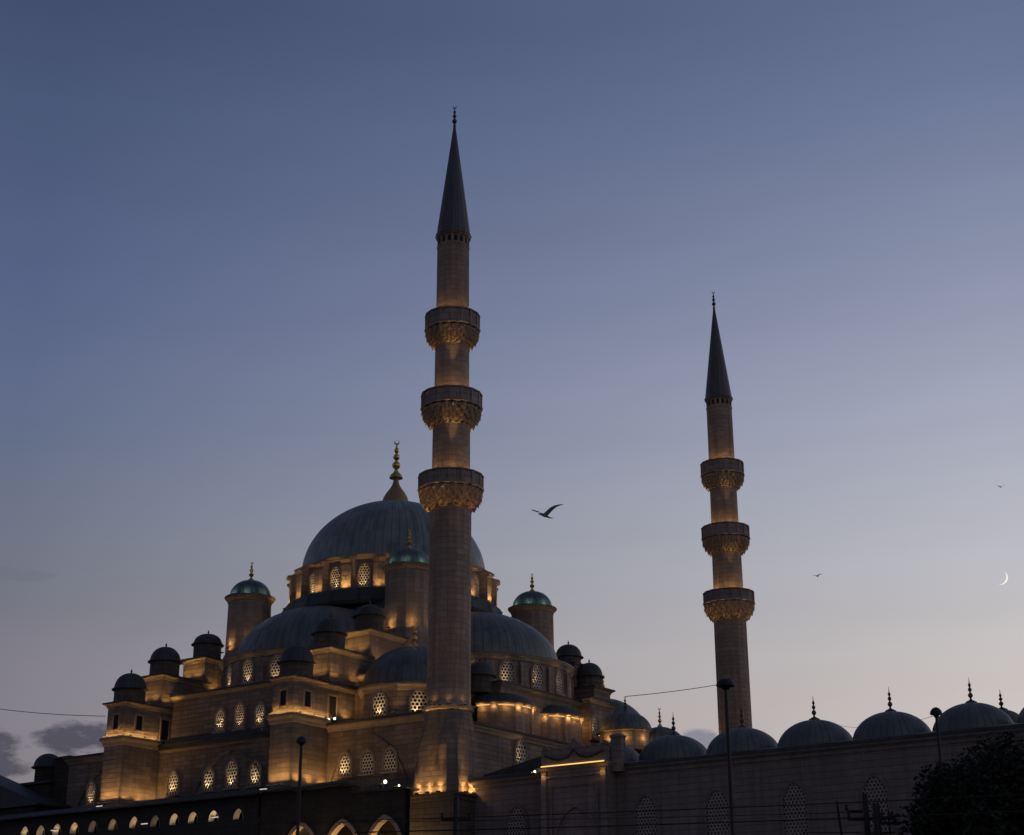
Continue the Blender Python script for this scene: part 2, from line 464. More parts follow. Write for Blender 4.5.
# -- central block with the arches' shoulders, under the drum
w = MB(); w.rect(CX - 9, CX + 9, CY - 9, CY + 9, [(0, 22.3), (0, 33.6)])
worldmesh('central_block', w, 'stone', mq, (CX, CY, 22))
c = MB(); c.rect(CX - 9, CX + 9, CY - 9, CY + 9, [(.3, 33.602), (.32, 33.8), (-.6, 34.4)], True, True)
worldmesh('central_roof', c, 'lead_dk', mq, (CX, CY, 34.6))
c = MB(); c.rev([(10.15, 34.3), (10.3, 34.6), (10.1, 35.45), (9.95, 35.7)], 20, (0, 0), pi / 20, 2 * pi + pi / 20)
obj('drum_base', c, 'lead_dk', mq, (CX, CY, 0))

# -- main drum, 20 bays
NB = 20; DR = R(-4.3)
d = MB(); d.rev([(8.95, 35.68), (8.95, 38.7)], NB, (0, 0), DR, 2 * pi + DR)
drum = obj('main_drum', d, 'round', mq, (CX, CY, 0))
for i in range(NB):
    a = 2 * pi * i / NB + DR
    p = MB()
    p.loft([[(8.7, -.54, z), (r, -.5, z), (r, .5, z), (8.7, .54, z)] for r, z in
            ((9.55, 35.65), (9.55, 37.95), (9.5, 38.02), (9.52, 38.12), (9.85, 38.32), (9.85, 38.5), (9.2, 38.7))])
    o = obj('drum_pier', p, 'round', drum, (CX, CY, 0), rz=a)
c = MB(); c.rev([(8.96, 38.5), (9.05, 38.54), (9.1, 38.7), (9.2, 38.82), (9.2, 38.9), (8.5, 38.9)], NB * 2, cap0=False, cap1=False)
obj('drum_cornice', c, 'trim', mq, (CX, CY, 0))
dm = MB()
pr = [(8.95, 38.902), (8.97, 39.0), (8.6, 39.06)] + [(8.5 * cos(a), 39.06 + 7.02 * sin(a)) for a in [pi / 2 * i / 22 for i in range(1, 22)]] + [(.05, 46.08)]
dm.rev(pr, 72)
md = obj('main_dome', dm, 'lead', mq, (CX, CY, 0), smooth=40)
b = MB()
b.rev([(1.3, 45.75), (1.28, 46.3), (1.15, 46.75), (.9, 47.2), (.6, 47.6), (.36, 48.0), (.26, 48.4), (.2, 48.8)], 16)
obj('bulb', b, 'bulb', md, (CX, CY, 0), smooth=60)
obj('finial', finial_mb(3.9, .44), 'gold', md, (CX, CY, 48.7), smooth=50, rz=R(40))
cam_ang = atan2(EYE.y - CY, EYE.x - CX)
for i in range(NB):
    a = 2 * pi * (i + .5) / NB + DR
    if cos(a - cam_ang) < -.25: continue
    rr = 8.95 * cos(pi / NB)
    window(mq, (CX + rr * cos(a), CY + rr * sin(a), 35.85), a, 1.0, 2.15, lit=2.4)
    a -= pi / NB
    p = (CX + 9.95 * cos(a), CY + 9.95 * sin(a), 35.5)
    flood(mq, p, (17, 24, 14)[i % 3])

# -- half domes on the four sides, each over a windowed semicircular drum
def half_dome(ang, lit, off=0.):
    hx, hy = CX + 9.35 * cos(ang), CY + 9.35 * sin(ang)
    d = MB(); d.rev([(8.3, 26.0), (8.3, 28.75)], 24, (0, 0), -pi / 2, pi / 2)
    dr = obj('half_dome_drum', d, 'round', mq, (hx, hy, 0), rz=ang)
    for i in range(9):
        a = R(-78.5 + off + 20 * i)
        p = MB(); p.loft([[(8.0, -.34, z), (r, -.34, z), (r, .34, z), (8.0, .34, z)] for r, z in ((8.62, 26.1), (8.6, 28.3), (8.35, 28.6))])
        obj('drum_pier', p, 'round', dr, (hx, hy, 0), rz=ang + a)
    c = MB(); c.rev([(8.31, 28.6), (8.42, 28.65), (8.5, 28.85), (8.68, 28.98), (8.68, 29.08), (7, 29.08)], 40, (0, 0), -pi / 2, pi / 2, False, False)
    obj('half_dome_cornice', c, 'trim', mq, (hx, hy, 0), rz=ang)
    pr = [(8.75, 29.082), (8.75, 29.18), (7.6, 29.3), (7.45, 29.4)] + [(7.38 * cos(t), 29.4 + 4.85 * sin(t)) for t in [pi / 2 * i / 16 for i in range(1, 16)]] + [(.05, 34.25)]
    m = MB(); m.rev(pr, 64)
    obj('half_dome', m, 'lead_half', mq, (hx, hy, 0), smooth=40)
    for i in range(8):
        a = ang + R(-68.5 + off + 20 * i)
        if not lit or cos(a - cam_ang) < -.1: continue
        rr = 8.3 * cos(pi / 48)
        window(mq, (hx + rr * cos(a), hy + rr * sin(a), 26.5), a, 1.12, 2.05, lit=(1.8 if lit == 1 else 2.4) * random.uniform(.7, 1.2))
half_dome(-pi / 2, 1, 4.5); half_dome(0, 2, -6.5); half_dome(pi / 2, 0); half_dome(pi, 0)

# -- corner domes on octagonal drums
def corner_dome(sx, sy, show):
    x, y = CX + 13.75 * sx, CY + 14 * sy
    ap = 4.0; ro = ap / cos(pi / 8)
    d = MB(); d.rev([(ro, 22.1), (ro, 24.4)], 8, (0, 0), pi / 8, 2 * pi + pi / 8)
    obj('corner_drum', d, 'stone', mq, (x, y, 0))
    c = MB(); c.rev([(ro + .01, 24.25), (ro + .1, 24.3), (ro + .15, 24.5), (ro + .3, 24.66), (ro + .3, 24.76), (ro - .6, 24.76)], 8, (0, 0), pi / 8, 2 * pi + pi / 8, False, False)
    obj('corner_cornice', c, 'trim', mq, (x, y, 0))
    m = MB(); m.rev([(4.42, 24.762), (4.45, 24.86), (4.15, 24.94)] + [(4.05 * cos(t), 24.94 + 3.45 * sin(t)) for t in [pi / 2 * i / 14 for i in range(1, 14)]] + [(.05, 28.4)], 48)
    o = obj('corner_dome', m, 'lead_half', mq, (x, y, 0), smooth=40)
    obj('finial', finial_mb(2.4, .27), 'gold', o, (x, y, 28.3), smooth=50, rz=R(35))
    if show:
        for a in (-pi / 2, -pi / 4, 0):
            window(mq, (x + ap * cos(a), y + ap * sin(a), 22.28), a, 1.25, 1.95, lit=3)
    return x, y
corner_dome(1, -1, True); corner_dome(-1, -1, False); corner_dome(1, 1, True); corner_dome(-1, 1, False)
flood(mq, (-12.55, 3.3, 22.3), 9); flood(mq, (-7.6, 3.1, 22.3), 6); flood(mq, (-5.1, 4.2, 22.3), 9)
flood(mq, (-13.2, 2.6, 22.3), 5)
for x_ in (-13.05, -12.45):
    m = MB(); m.rev([(.01, -.09), (.07, -.06), (.09, 0), (.07, .06), (.01, .09)], 10); obj('globe_lamp', m, 'lamp_white', mq, (x_, 2.1, 22.28), smooth=80)

# -- weight towers round the main dome
def weight_tower(sx, sy, lit):
    x, y = CX + 9.2 * sx, CY + 9.2 * sy
    s = MB(); s.rev([(2.15, 29.5), (2.15, 31.0), (2.0, 31.25), (1.95, 36.05)], 16, (0, 0), pi / 16, 2 * pi + pi / 16)
    o = obj('weight_tower', s, 'round', mq, (x, y, 0))
    c = MB(); c.rev([(1.96, 36.0), (2.02, 36.1), (2.06, 36.25), (2.22, 36.38), (2.22, 36.48), (1.5, 36.48)], 32, cap0=False, cap1=False)
    obj('tower_cornice', c, 'trim', o, (x, y, 0))
    m = MB(); m.rev([(2.3, 36.482), (2.3, 36.56), (1.92, 36.62)] + [(1.87 * cos(t) ** .9, 36.62 + 1.6 * sin(t)) for t in [pi / 2 * i / 12 for i in range(1, 12)]] + [(.04, 38.22)], 40)
    obj('cap', m, 'lead_green', o, (x, y, 0), smooth=40)
    obj('finial', finial_mb(1.95, .24), 'gold', o, (x, y, 38.12), smooth=50, rz=R(50))
    if lit:
        for a in (-150, -95, -40, 15):
            a = R(a)
            if sx < 0 and a > 0: continue
            flood(mq, (x + 2.3 * cos(a), y + 2.3 * sin(a), 31.0 if sx > 0 and sy < 0 else 31.6), 6)
            light(mq, (x + 2.3 * cos(a), y + 2.3 * sin(a), 31.15 if sx > 0 and sy < 0 else 31.75), 2.4, WARM, .05)
        # a cool lamp on the cornice picks out each cap
        for a in lit:
            a = R(a); cl = light(o, (x + 2.2 * cos(a), y + 2.2 * sin(a), 36.85), 1.5, (.78, 1., .93), .06)
weight_tower(-1, -1, (-100, -55, -5)); weight_tower(1, -1, (-105, -60, -15)); weight_tower(1, 1, (-110, -65, -20)); weight_tower(-1, 1, None)

# -- turret: small drum with a little dome
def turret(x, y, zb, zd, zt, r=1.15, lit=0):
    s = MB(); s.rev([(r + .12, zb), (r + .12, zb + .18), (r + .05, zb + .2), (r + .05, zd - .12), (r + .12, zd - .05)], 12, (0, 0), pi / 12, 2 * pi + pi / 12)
    o = obj('turret', s, 'stone_shaded', mq, (x, y, 0))
    h = zt - zd
    m = MB(); m.rev([(r + .27, zd - .05), (r + .27, zd + .03), (r + .12, zd + .09)] + [((r + .09) * cos(t) ** .9, zd + .09 + (h - .09) * sin(t)) for t in [pi / 2 * i / 10 for i in range(1, 10)]] + [(.05, zt)], 24)
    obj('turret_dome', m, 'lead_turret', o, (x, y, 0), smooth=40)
    k = MB(); k.rev([(.09, zt - .03), (.05, zt + .1), (.1, zt + .18), (.03, zt + .28), (.01, zt + .4)], 8)
    obj('turret_knob', k, 'bronze', o, (x, y, 0))

# -- buttresses of the long side: tower and two steps, each with a turret
def cornice_box(name, x0, x1, y0, y1, z0, z1, parent=mq, m='stone', roof=True, cap=.4, over=.3):
    o = (( x0 + x1) / 2, (y0 + y1) / 2, z0)
    w = MB(); w.box(x0, x1, y0, y1, z0, z1 - cap)
    b = worldmesh(name, w, m, parent, o)
    c = MB(); c.rect(x0, x1, y0, y1, [(.01, z1 - cap + .002), (.07, z1 - cap + .03), (.1, z1 - cap * .55), (over, z1 - cap * .25), (over, z1 - .06)], False, False)
    worldmesh('cornice', c, 'trim', b, o)
    if roof:
        c = MB(); c.rect(x0, x1, y0, y1, [(over + .06, z1 - .058), (over + .06, z1 + .05), (-.5, z1 + .16)])
        worldmesh('roof_sheet', c, 'lead_dk', b, o)
    return b
def small_opening(parent, p, ang, w, h):
    """rectangular dark opening with a stone frame"""
    m = MB(); t = .13
    m.box(-w / 2 - t, -w / 2, -.1, 0, -t, h + t); m.box(w / 2, w / 2 + t, -.1, 0, -t, h + t)
    m.box(-w / 2 + .002, w / 2 - .002, -.1, 0, h, h + t); m.box(-w / 2 + .002, w / 2 - .002, -.13, 0, -t, 0)
    o = obj('loophole', m, 'trim', mq, p, rz=ang + pi / 2)
    q = MB(); q.add([(-w / 2, -.02, 0), (w / 2, -.02, 0), (w / 2, -.02, h), (-w / 2, -.02, h)], [(0, 1, 2, 3)])
    z = bpy.data.objects.new('shutter', q.mesh('shutter')); z.data.materials.append(M['void']); COL.objects.link(z); z.parent = o  # flat near-black sheet, painted in place of the opening's inner shade

for X, Xs in ((-32.72, -32.7), (-14.4, -14.3)):
    hw = 1.12
    lo = MB(); lo.box(X - hw, X + hw, -1.6, 2.3, 0, 21.75)
    lt = worldmesh('buttress_tower', lo, 'stone', mq, (X, 0, 0))
    c = MB(); c.rect(X - hw, X + hw, -1.6, 2.0, [(.01, 21.6), (.08, 21.64), (.12, 21.9), (.3, 22.1), (.3, 22.3), (0, 22.35)], False, True)
    worldmesh('ledge', c, 'trim', lt, (X, 0, 21.6))
    cornice_box('buttress_chamber', X - hw + .04, X + hw - .04, -1.55, 5.4, 22.36, 25.1)
    cornice_box('buttress_step', Xs - 1.32, Xs + 1.32, 1.9, 6.8, 24.9, 27.8)
    cornice_box('buttress_step', Xs - 1.31, Xs + 1.31, 6.6, 11.8, 26.0, 30.05)
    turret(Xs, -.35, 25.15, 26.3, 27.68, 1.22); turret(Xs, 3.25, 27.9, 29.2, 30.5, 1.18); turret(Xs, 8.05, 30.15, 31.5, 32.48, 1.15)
    small_opening(mq, (X + .05, -1.55, 22.95), -pi / 2, .62, 1.15)
    small_opening(mq, (X + hw - .04, -.1, 22.95), 0, .66, 1.15)
    small_opening(mq, (X + hw - .04, 2.75, 22.5), 0, .85, 1.65)
    # uplights: foot of the tower, ledge, steps
    f = 1.0
    for dx in (-.8, .1, .9): flood(mq, (X + dx * .8, -2.1, 16.95), 15 * f)
    for yy in (-1.0, .4, 1.7): flood(mq, (X + hw + .45, yy, 17.0), 17 * f)
    for i in range(6): light(mq, (X - 1.0 + .4 * i, -1.74, 22.46), (1.6, .9, 1.3, .7)[i % 4], WARM, .04)
    m = MB(); m.box(X - hw, X + hw, -1.86, -1.8, 22.36, 22.41); m.box(X + hw + .17, X + hw + .23, -1.55, 1.9, 22.36, 22.41); worldmesh('light_strip', m, 'led_dim', lt, (X, 0, 22.3))
    for i in range(9): light(mq, (X + hw + .14, -1.4 + .41 * i, 22.46), (1.1, 1.7, .8, 1.4)[i % 4], WARM, .04)
    for dx in (-.7, .7): flood(mq, (X + dx, -1.76, 22.34), 1)
    for yy in (-1.1, .4, 1.7): flood(mq, (X + hw + .16, yy, 22.34), 1)
    flood(mq, (X + hw + .35, 4.3, 22.3), 8)
    for dx in (-.6, .6): flood(mq, (X + dx, 1.35, 25.28), 10)
    for yy in (2.4, 4.6): flood(mq, (Xs + 1.85, yy, 25.1), 9)
    for dx in (-.6, .6): flood(mq, (X + dx, 6.05, 27.98), 12)
    for yy in (7.6, 10.4): flood(mq, (Xs + 1.85, yy, 26.9 if X < CX else 27.2), 9)

# the roofs the step lamps stand on, either side of the half dome
for (x0, x1, y0, y1, z) in ((CX - 12, CX - 7, 5.4, 14, 26.1), (CX + 7, CX + 12, 5.4, 14, 26.1), (CX + 7, CX + 14.5, 29.5, 33, 26.1), (CX + 7, CX + 14.5, 10.9, 14.4, 25.0)):
    cornice_box('shoulder', x0, x1, y0, y1, 22.2, z)

# -- buttresses of the courtyard side
for Y, st in ((CY - 9.2, ((-11.4, 25.1, -7.1, 25.2, 26.65, 27.8), (-15.5, 27.8, None, 0, 0, 0))), (CY + 9.2, ((-6.6, 28.3, -7.9, 28.4, 29.45, 30.75), (-8.6, 30.6, -10.1, 30.7, 31.5, 32.7)))):
    for k, (x1, z, tx, a, b_, t_) in enumerate(st):
        xe = x1 if Y > CY else x1 + 4
        cornice_box('buttress_step', -14.5 + .1 * k, xe, Y - 1.35 + .02 * k, Y + 1.35 - .02 * k, 22.4, z)
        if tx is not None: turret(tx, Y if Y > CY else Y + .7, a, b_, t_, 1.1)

# -- windows of the long side
for X, h in ((-29.7, 1.75), (-25.7, 1.8), (-23.15, 2.15), (-20.6, 1.8), (-16.9, 1.75)):
    wallwin(mq, 2.4, 'Y', X, 17.95, 1.18, h, lit=2.6, side=-.15)
for X, l in ((-11.45, 2.4), (-9.25, 0), (-7.1, 0)):
    wallwin(mq, 2.4, 'Y', X, 17.95, 1.1, 1.65, lit=l, side=-.3)
for X in (-39.5, -37.4, -35.3): wallwin(mq, 2.4, 'Y', X, 17.75, 1.05, 1.95, lit=2.0)
for X, h in ((-25.6, 1.8), (-23.4, 2.05), (-21.2, 1.8)):
    wallwin(mq, CY - 18.7, 'Y', X, 22.7, .95, h, lit=1.9)
# -- courtyard side
wallwin(mq, HX1, 'X', 14.5, 19.2, 1.45, 2.25, lit=3.2)

# -- blind arches moulded on the long wall
def blind_arch(x, half, zs, za, y=2.4):
    w_, h_ = 2 * half, za - zs
    i = arch_pts(w_, h_, 14, .72); o = arch_pts(w_ + .3, h_ + .16, 14, .72)
    m = MB(); m.loft([[(a, 0, b) for a, b in o], [(a, -.16, b) for a, b in o], [(a, -.16, b) for a, b in i], [(a, 0, b) for a, b in i]], False, False, False)
    obj('blind_arch', m, 'stone', mq, (x, y, zs))
blind_arch(CX, 5.0, 12.6, 20.9); blind_arch(-9.3, 3.9, 13.0, 20.85); blind_arch(-37.6, 3.9, 13.0, 20.85)

# -- lobed apses of the courtyard side, lit under their eaves
def lobe(y, r, z0, z1, x=-5.6):
    d = MB(); d.rev([(r, z0), (r, z1)], 20, (0, 0), -pi / 2, pi / 2)
    o = obj('apse', d, 'round', mq, (x, y, 0))
    c = MB(); c.rev([(r + .01, z1 - .03), (r + .3, z1), (r + .3, z1 + .12), (.5, z1 + .12)], 28, (0, 0), -pi / 2, pi / 2, False, False)
    obj('cornice', c, 'trim', o, (x, y, 0))
    m = MB(); m.rev([(r + .36, z1 + .122), (r + .36, z1 + .22), (r + .1, z1 + .28)] + [((r + .02) * cos(t), z1 + .28 + r * .36 * sin(t)) for t in [pi / 2 * i / 12 for i in range(1, 12)]] + [(.05, z1 + .28 + r * .36)], 40)
    obj('apse_dome', m, 'lead_turret', o, (x, y, 0), smooth=40)
    for i in range(4):
        p = MB(); a = R(-60 + 40 * i)
        p.loft([[(r - .2, -.3, z), (q, -.3, z), (q, .3, z), (r - .2, .3, z)] for q, z in ((r + .2, z0), (r + .19, z1 - .12), (r + .16, z1 - .035))])
        obj('apse_pier', p, 'round', o, (x, y, 0), rz=a)
    m = MB(); m.rev([(r + .05, z1 - .1), (r + .1, z1 - .1), (r + .1, z1 - .045), (r + .05, z1 - .045), (r + .05, z1 - .1)], 40, (0, 0), -pi / 2, pi / 2, False, False)
    obj('light_strip', m, 'led_bright', o, (x, y, 0))
    for i in range(9):
        a = R(-80 + 20 * i)
        light(o, (x + (r + .34) * cos(a), y + (r + .34) * sin(a), z1 - .2), (2.4, 1.5, 2.0)[i % 3], WARM, .08)
lobe(15.0, 2.75, 21.9, 24.15, -6.5); lobe(22.2, 2.7, 21.9, 24.25, -6.5)
cornice_box('corner_block', -9.5, -4.3, 25.4, 29.2, 22.1, 26.4)
for y in (26.0, 28.2): wallwin(mq, -4.3, 'X', y, 23.0, 1.1, 2.0, lit=3)

# ================================================================== minarets
def minaret(loc, label, near):
    x0, y0 = loc
    t = thing('minaret', label, 'minaret', (x0, y0, 0), 'minarets with three balconies')
    P = (x0, y0, 0)
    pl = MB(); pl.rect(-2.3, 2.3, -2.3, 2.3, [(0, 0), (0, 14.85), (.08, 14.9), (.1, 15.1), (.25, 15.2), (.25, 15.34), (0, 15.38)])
    obj('plinth', pl, 'stone_shaded', t, P)
    def ring16(r, z): return [(r * cos(R(11.25 + 22.5 * j)), r * sin(R(11.25 + 22.5 * j)), z) for j in range(16)]
    s, ch = 2.05, .62
    oct_ = []
    for q in range(4):
        a = pi / 2 * q
        f0 = Vector((s, -(s - ch))); f1 = Vector((s, s - ch)); e1 = Vector((s - ch, s))
        for u in (f0 * .66 + f1 * .34, f0 * .34 + f1 * .66, f1 * .97 + e1 * .03, f1 * .03 + e1 * .97):
            oct_.append((u.x * cos(a) - u.y * sin(a), u.x * sin(a) + u.y * cos(a)))
    # align: oct_ starts near angle -11 deg
    oct_ = oct_[1:] + oct_[:1]
    r1 = ring16(1.62, 21.2)
    b = MB(); b.loft([[(*p, 15.36) for p in oct_], [(p[0] * .985, p[1] * .985, 15.9) for p in oct_],
                      [(p[0] * .5 + q[0] * .5, p[1] * .5 + q[1] * .5, 18.7) for p, q in zip(oct_, r1)], r1])
    obj('minaret_base', b, 'stone', t, P)
    b = MB(); b.rev([(1.62, 21.15), (1.76, 21.22), (1.8, 21.42), (1.7, 21.58), (1.6, 21.62)], 32)
    obj('base_ring', b, 'trim', t, P)
    shaft = [(1.57, 21.6, 1.53, 37.0), (1.43, 37.0, 1.40, 43.6), (1.33, 43.6, 1.30, 49.6), (1.27, 49.6, 1.25, 58.15)]
    for ra, za, rb, zb in shaft:
        m = MB(); m.loft([ring16(ra, za), ring16(rb, zb)])
        obj('shaft', m, 'round', t, P)
        # slim ribs at the corners
    for zt, zp, zb, ro, rs in ((38.6, 37.45, 35.95, 2.36, 1.56), (45.05, 43.85, 42.4, 2.24, 1.43), (51.55, 50.25, 48.95, 2.04, 1.33)):
        n = 20; lo = []; tiers = 5
        def star(rr, zz, ph, amp, drop=0.): return [((rr + (amp if (j + ph) % 2 else -amp)) * cos(pi * j / n), (rr + (amp if (j + ph) % 2 else -amp)) * sin(pi * j / n), zz - (drop if (j + ph) % 2 else 0)) for j in range(2 * n)]
        for k in range(tiers):
            f0, f1 = k / tiers, (k + 1) / tiers
            r0 = rs + (ro - rs) * f0 ** .75; r1 = rs + (ro - rs) * f1 ** .75; z0 = zb + (zp - zb) * f0; z1 = zb + (zp - zb) * f1
            lo.append(star(r0 + .03, z0, k, .0 if k == 0 else .1))
            lo.append(star(r0 * .78 + r1 * .22, z0 * .2 + z1 * .8, k, .1))
            lo.append(star(r1 - .04, z1 - .05, k + 1, .12, .42 if k > 1 else .2))
        m = MB(); m.loft(lo)
        bal = obj('balcony', m, 'trim', t, P)
        m = MB()
        m.rev([(ro + .05, zp + .002), (ro + .12, zp + .05), (ro + .12, zp + .16), (ro + .04, zp + .2), (ro + .02, zp + .22)], 16, (0, 0), pi / 16, 2 * pi + pi / 16)
        obj('balcony_floor', m, 'panel', bal, P)
        # pierced parapet: rail, posts and lattice panels between
        m = MB(); q = 16; rr = ro + .04
        m.loft([ring16(rr * 1.0, zt - .13), ring16(rr + .06, zt - .1), ring16(rr + .06, zt), ring16(rr - .1, zt), ring16(rr - .1, zt - .13)], False, False)
        for j in range(q):
            a = R(11.25 + 22.5 * j); ca, sa = cos(a), sin(a)
            bx = [(rr - .09, -.06), (rr + .03, -.06), (rr + .03, .06), (rr - .09, .06)]
            m.loft([[(u * ca - v * sa, u * sa + v * ca, z) for u, v in bx] for z in (zp + .2, zt - .1)])
        obj('railing', m, 'panel', bal, P)
        m = MB()
        for j in range(q):
            A = Vector((rr * cos(R(11.25 + 22.5 * j)), rr * sin(R(11.25 + 22.5 * j)), 0)); B = Vector((rr * cos(R(33.75 + 22.5 * j)), rr * sin(R(33.75 + 22.5 * j)), 0))
            e = (B - A); nrm = Vector((e.y, -e.x, 0)).normalized() * .03
            nx, nz = 4, 5
            for u in range(nx):
                for v_ in range(nz):
                    # each cell is a small stone frame round a hole
                    u0, u1 = u / nx, (u + 1) / nx; z0 = zp + .2 + (zt - .12 - zp - .2) * v_ / nz; z1 = zp + .2 + (zt - .12 - zp - .2) * (v_ + 1) / nz
                    um, zm = (u0 + u1) / 2, (z0 + z1) / 2
                    oc = [(u0, z0), (u1, z0), (u1, z1), (u0, z1)]
                    ic = [(um + (a - um) * .36, zm + (c_ - zm) * .4) for a, c_ in oc]
                    vs = [tuple(A + e * a - nrm + Vector((0, 0, c_))) for a, c_ in oc + ic]
                    m.add(vs, [(i, (i + 1) % 4, 4 + (i + 1) % 4, 4 + i) for i in range(4)])
        m.rev([(rr - .07, zp + .15), (rr - .07, zt - .12)], 16, (0, 0), pi / 16, 2 * pi + pi / 16, False, False)
        obj('parapet_panels', m, 'panel', bal, P)
        for j in range(5):
            a = R(-50 - 120 + 60 * j)
            pz = (x0 + (rs + .36) * cos(a), y0 + (rs + .36) * sin(a), zp + .24)
            flood(t, pz, 16 if near else 20)
            if zt < 50 and j % 2 == 0:
                light(t, (x0 + (ro - .2) * cos(a), y0 + (ro - .2) * sin(a), zt - .15), 120 if near else 85, WARM, .05, 'SPOT',
                      (x0 + (ro - .55) * cos(a), y0 + (ro - .55) * sin(a), zt + 5), 26)
    # frieze, eave, spire
    m = MB()
    for j in range(16):
        a0 = R(22.5 * j); ca, sa = cos(a0), sin(a0)
        rr = 1.25 * cos(R(11.25)) + .012
        m.add([(rr * ca - v * sa, rr * sa + v * ca, z) for v, z in ((-.13, 57.5), (.13, 57.5), (.13, 57.92), (0, 58.02), (-.13, 57.92))], [(0, 1, 2, 3, 4)])
    obj('frieze_niches', m, 'void', t, P)
    m = MB(); m.rev([(1.26, 57.3), (1.29, 57.32), (1.29, 57.38), (1.26, 57.4)], 32, cap0=False, cap1=False)
    obj('frieze_band', m, 'trim', t, P)
    m = MB(); m.rev([(1.26, 58.08), (1.34, 58.12), (1.38, 58.24), (1.43, 58.3), (1.43, 58.38), (1.34, 58.44), (.1, 68.15)], 16, (0, 0), pi / 16, 2 * pi + pi / 16)
    sp = obj('spire', m, 'lead_s', t, P)
    obj('finial', finial_mb(2.2, .21, True, .6), 'bronze', sp, (x0, y0, 68.0), smooth=50, rz=R(30))
    # uplights on the ring, round the foot
    for a in (-150, -110, -70, -30, 10):
        a = R(a); pz = (x0 + 2.15 * cos(a), y0 + 2.15 * sin(a), 21.3)
        flood(t, pz, 1500, aim=(x0 + 2.2 * cos(a), y0 + 2.2 * sin(a), 37), cone=6.5)
        flood(t, (x0 + 1.8 * cos(a + .3), y0 + 1.8 * sin(a + .3), 21.45), 1.0)
    for v in (-.92, 0., .92):
        for px_, py_, ax, ay in ((x0 + v, y0 - 2.27, x0 + v, y0 - 1.6), (x0 + 2.27, y0 + v, x0 + 1.6, y0 + v)):
            flood(t, (px_, py_, 15.39), 18, aim=(ax, ay, 18.4), cone=80, r=.04)
            light(t, (px_, py_, 15.6), 3.2, WARM, .04)
            light(t, (px_, py_, 15.6), 110, WARM, .05, 'SPOT', (ax * .5 + px_ * .5, ay * .5 + py_ * .5, 21), 26)
    if not near:
        flood(t, (x0 - 1.75, y0 - 1.35, 22.2), 60, aim=(x0 - 1.2, y0 - 1.0, 26), cone=80)
    return t
minaret((0, 0), 'nearer stone minaret with three balconies rising in front of the big dome', True)
minaret((-.13, 43.85), 'farther stone minaret standing apart behind the row of courtyard domes', False)

# ================================================================== courtyard
cy_ = thing('courtyard', 'long dark stone courtyard wall with lattice windows and a row of small domes above it', 'courtyard', (30, 0, 0))
w = MB(); w.box(2.34, 70, 0, 1.2, 0, 15.9)
worldmesh('wall', w, 'court', cy_, (30, 0, 0))
c = MB(); c.rect(2.34, 70, 0, 1.2, [(.01, 15.7), (.08, 15.74), (.12, 15.92), (.3, 16.1), (.3, 16.2)], False, True)
worldmesh('cornice', c, 'court', cy_, (30, 0, 15.7))
c = MB(); c.rect(2.34, 70, 0, 11, [(.36, 16.202), (.36, 16.4), (-.6, 16.62)])
worldmesh('roof', c, 'lead_turret', cy_, (30, 3, 16))
def court_dome(x, y, z0=16.5, r=2.42, zt=18.45, fin=True, fh=1.6):
    m = MB(); m.rev([(r + .16, z0 - .5), (r + .16, z0 + .02), (r + .02, z0 + .1)] + [(r * cos(t), z0 + .1 + (zt - z0 - .1) * sin(t)) for t in [pi / 2 * i / 14 for i in range(1, 14)]] + [(.05, zt)], 40)
    o = obj('dome', m, 'lead_court', cy_, (x, y, 0), smooth=40)
    if fin: obj('finial', finial_mb(fh, .155, False, 2.6), 'bronze', o, (x, y, zt - .06), smooth=50, rz=R(40))
for k in range(9): court_dome(11.26 + 5.03 * k, 3.1, fin=k != 0)
# portico domes standing before the prayer hall, and the opposite gallery
c = MB(); c.box(-3.9, 2.0, 24.6, 41, 16, 20.6); worldmesh('portico', c, 'court', cy_, (0, 26, 16))
def portico_dome(x, y, zb, zt, r, fh):
    m = MB(); m.rev([(r + .05, zb - 1.6), (r + .05, zb - .1), (r + .25, zb)], 16); o = obj('portico_drum', m, 'round', cy_, (x, y, 0))
    m = MB(); m.rev([(r + .3, zb + .002), (r + .3, zb + .1)] + [(r * cos(t), zb + .12 + (zt - zb - .12) * sin(t)) for t in [pi / 2 * i / 12 for i in range(0, 12)]] + [(.05, zt)], 36)
    d = obj('portico_dome', m, 'lead_court', o, (x, y, 0), smooth=40)
    o2 = obj('portico_finial', finial_mb(fh, .17), 'gold' if fh > 1.5 else 'bronze', o, (x, y, zt - .05), smooth=50)
    return o
po = portico_dome(-1.3, 26.2, 23.2, 25.0, 2.2, 1.4)
for q in (-100, -60, -20): light(po, (-1.3 + 2.5 * cos(R(q)), 26.2 + 2.5 * sin(R(q)), 22.55), 2.2, WARM, .06)
portico_dome(.8, 28.3, 22.0, 23.8, 2.1, 1.75)
m = MB(); m.loft([[(2.4, y, 16.3), (7.9, y, 16.3), (7.9, y, 17.75), (2.4, y, 16.75)] for y in (.9, 3.2)])
worldmesh('lean_roof', m, 'lead_dk', cy_, (5, 2, 16.3))
flood(cy_, (7.55, -.55, 16.25), 1.0, lens='lamp_white')
# the gallery across the court: only a finial and a shoulder of its domes show
court_dome(36.25, 9.0, 17.4, 1.5, 18.9, True, 1.35)
# lattice windows
for X in (5.85, 15.9, 20.96, 26.17, 31.28, 36.4, 41.5): wallwin(cy_, 0, 'Y', X, 11.2, 1.55, 3.1, stone=True)

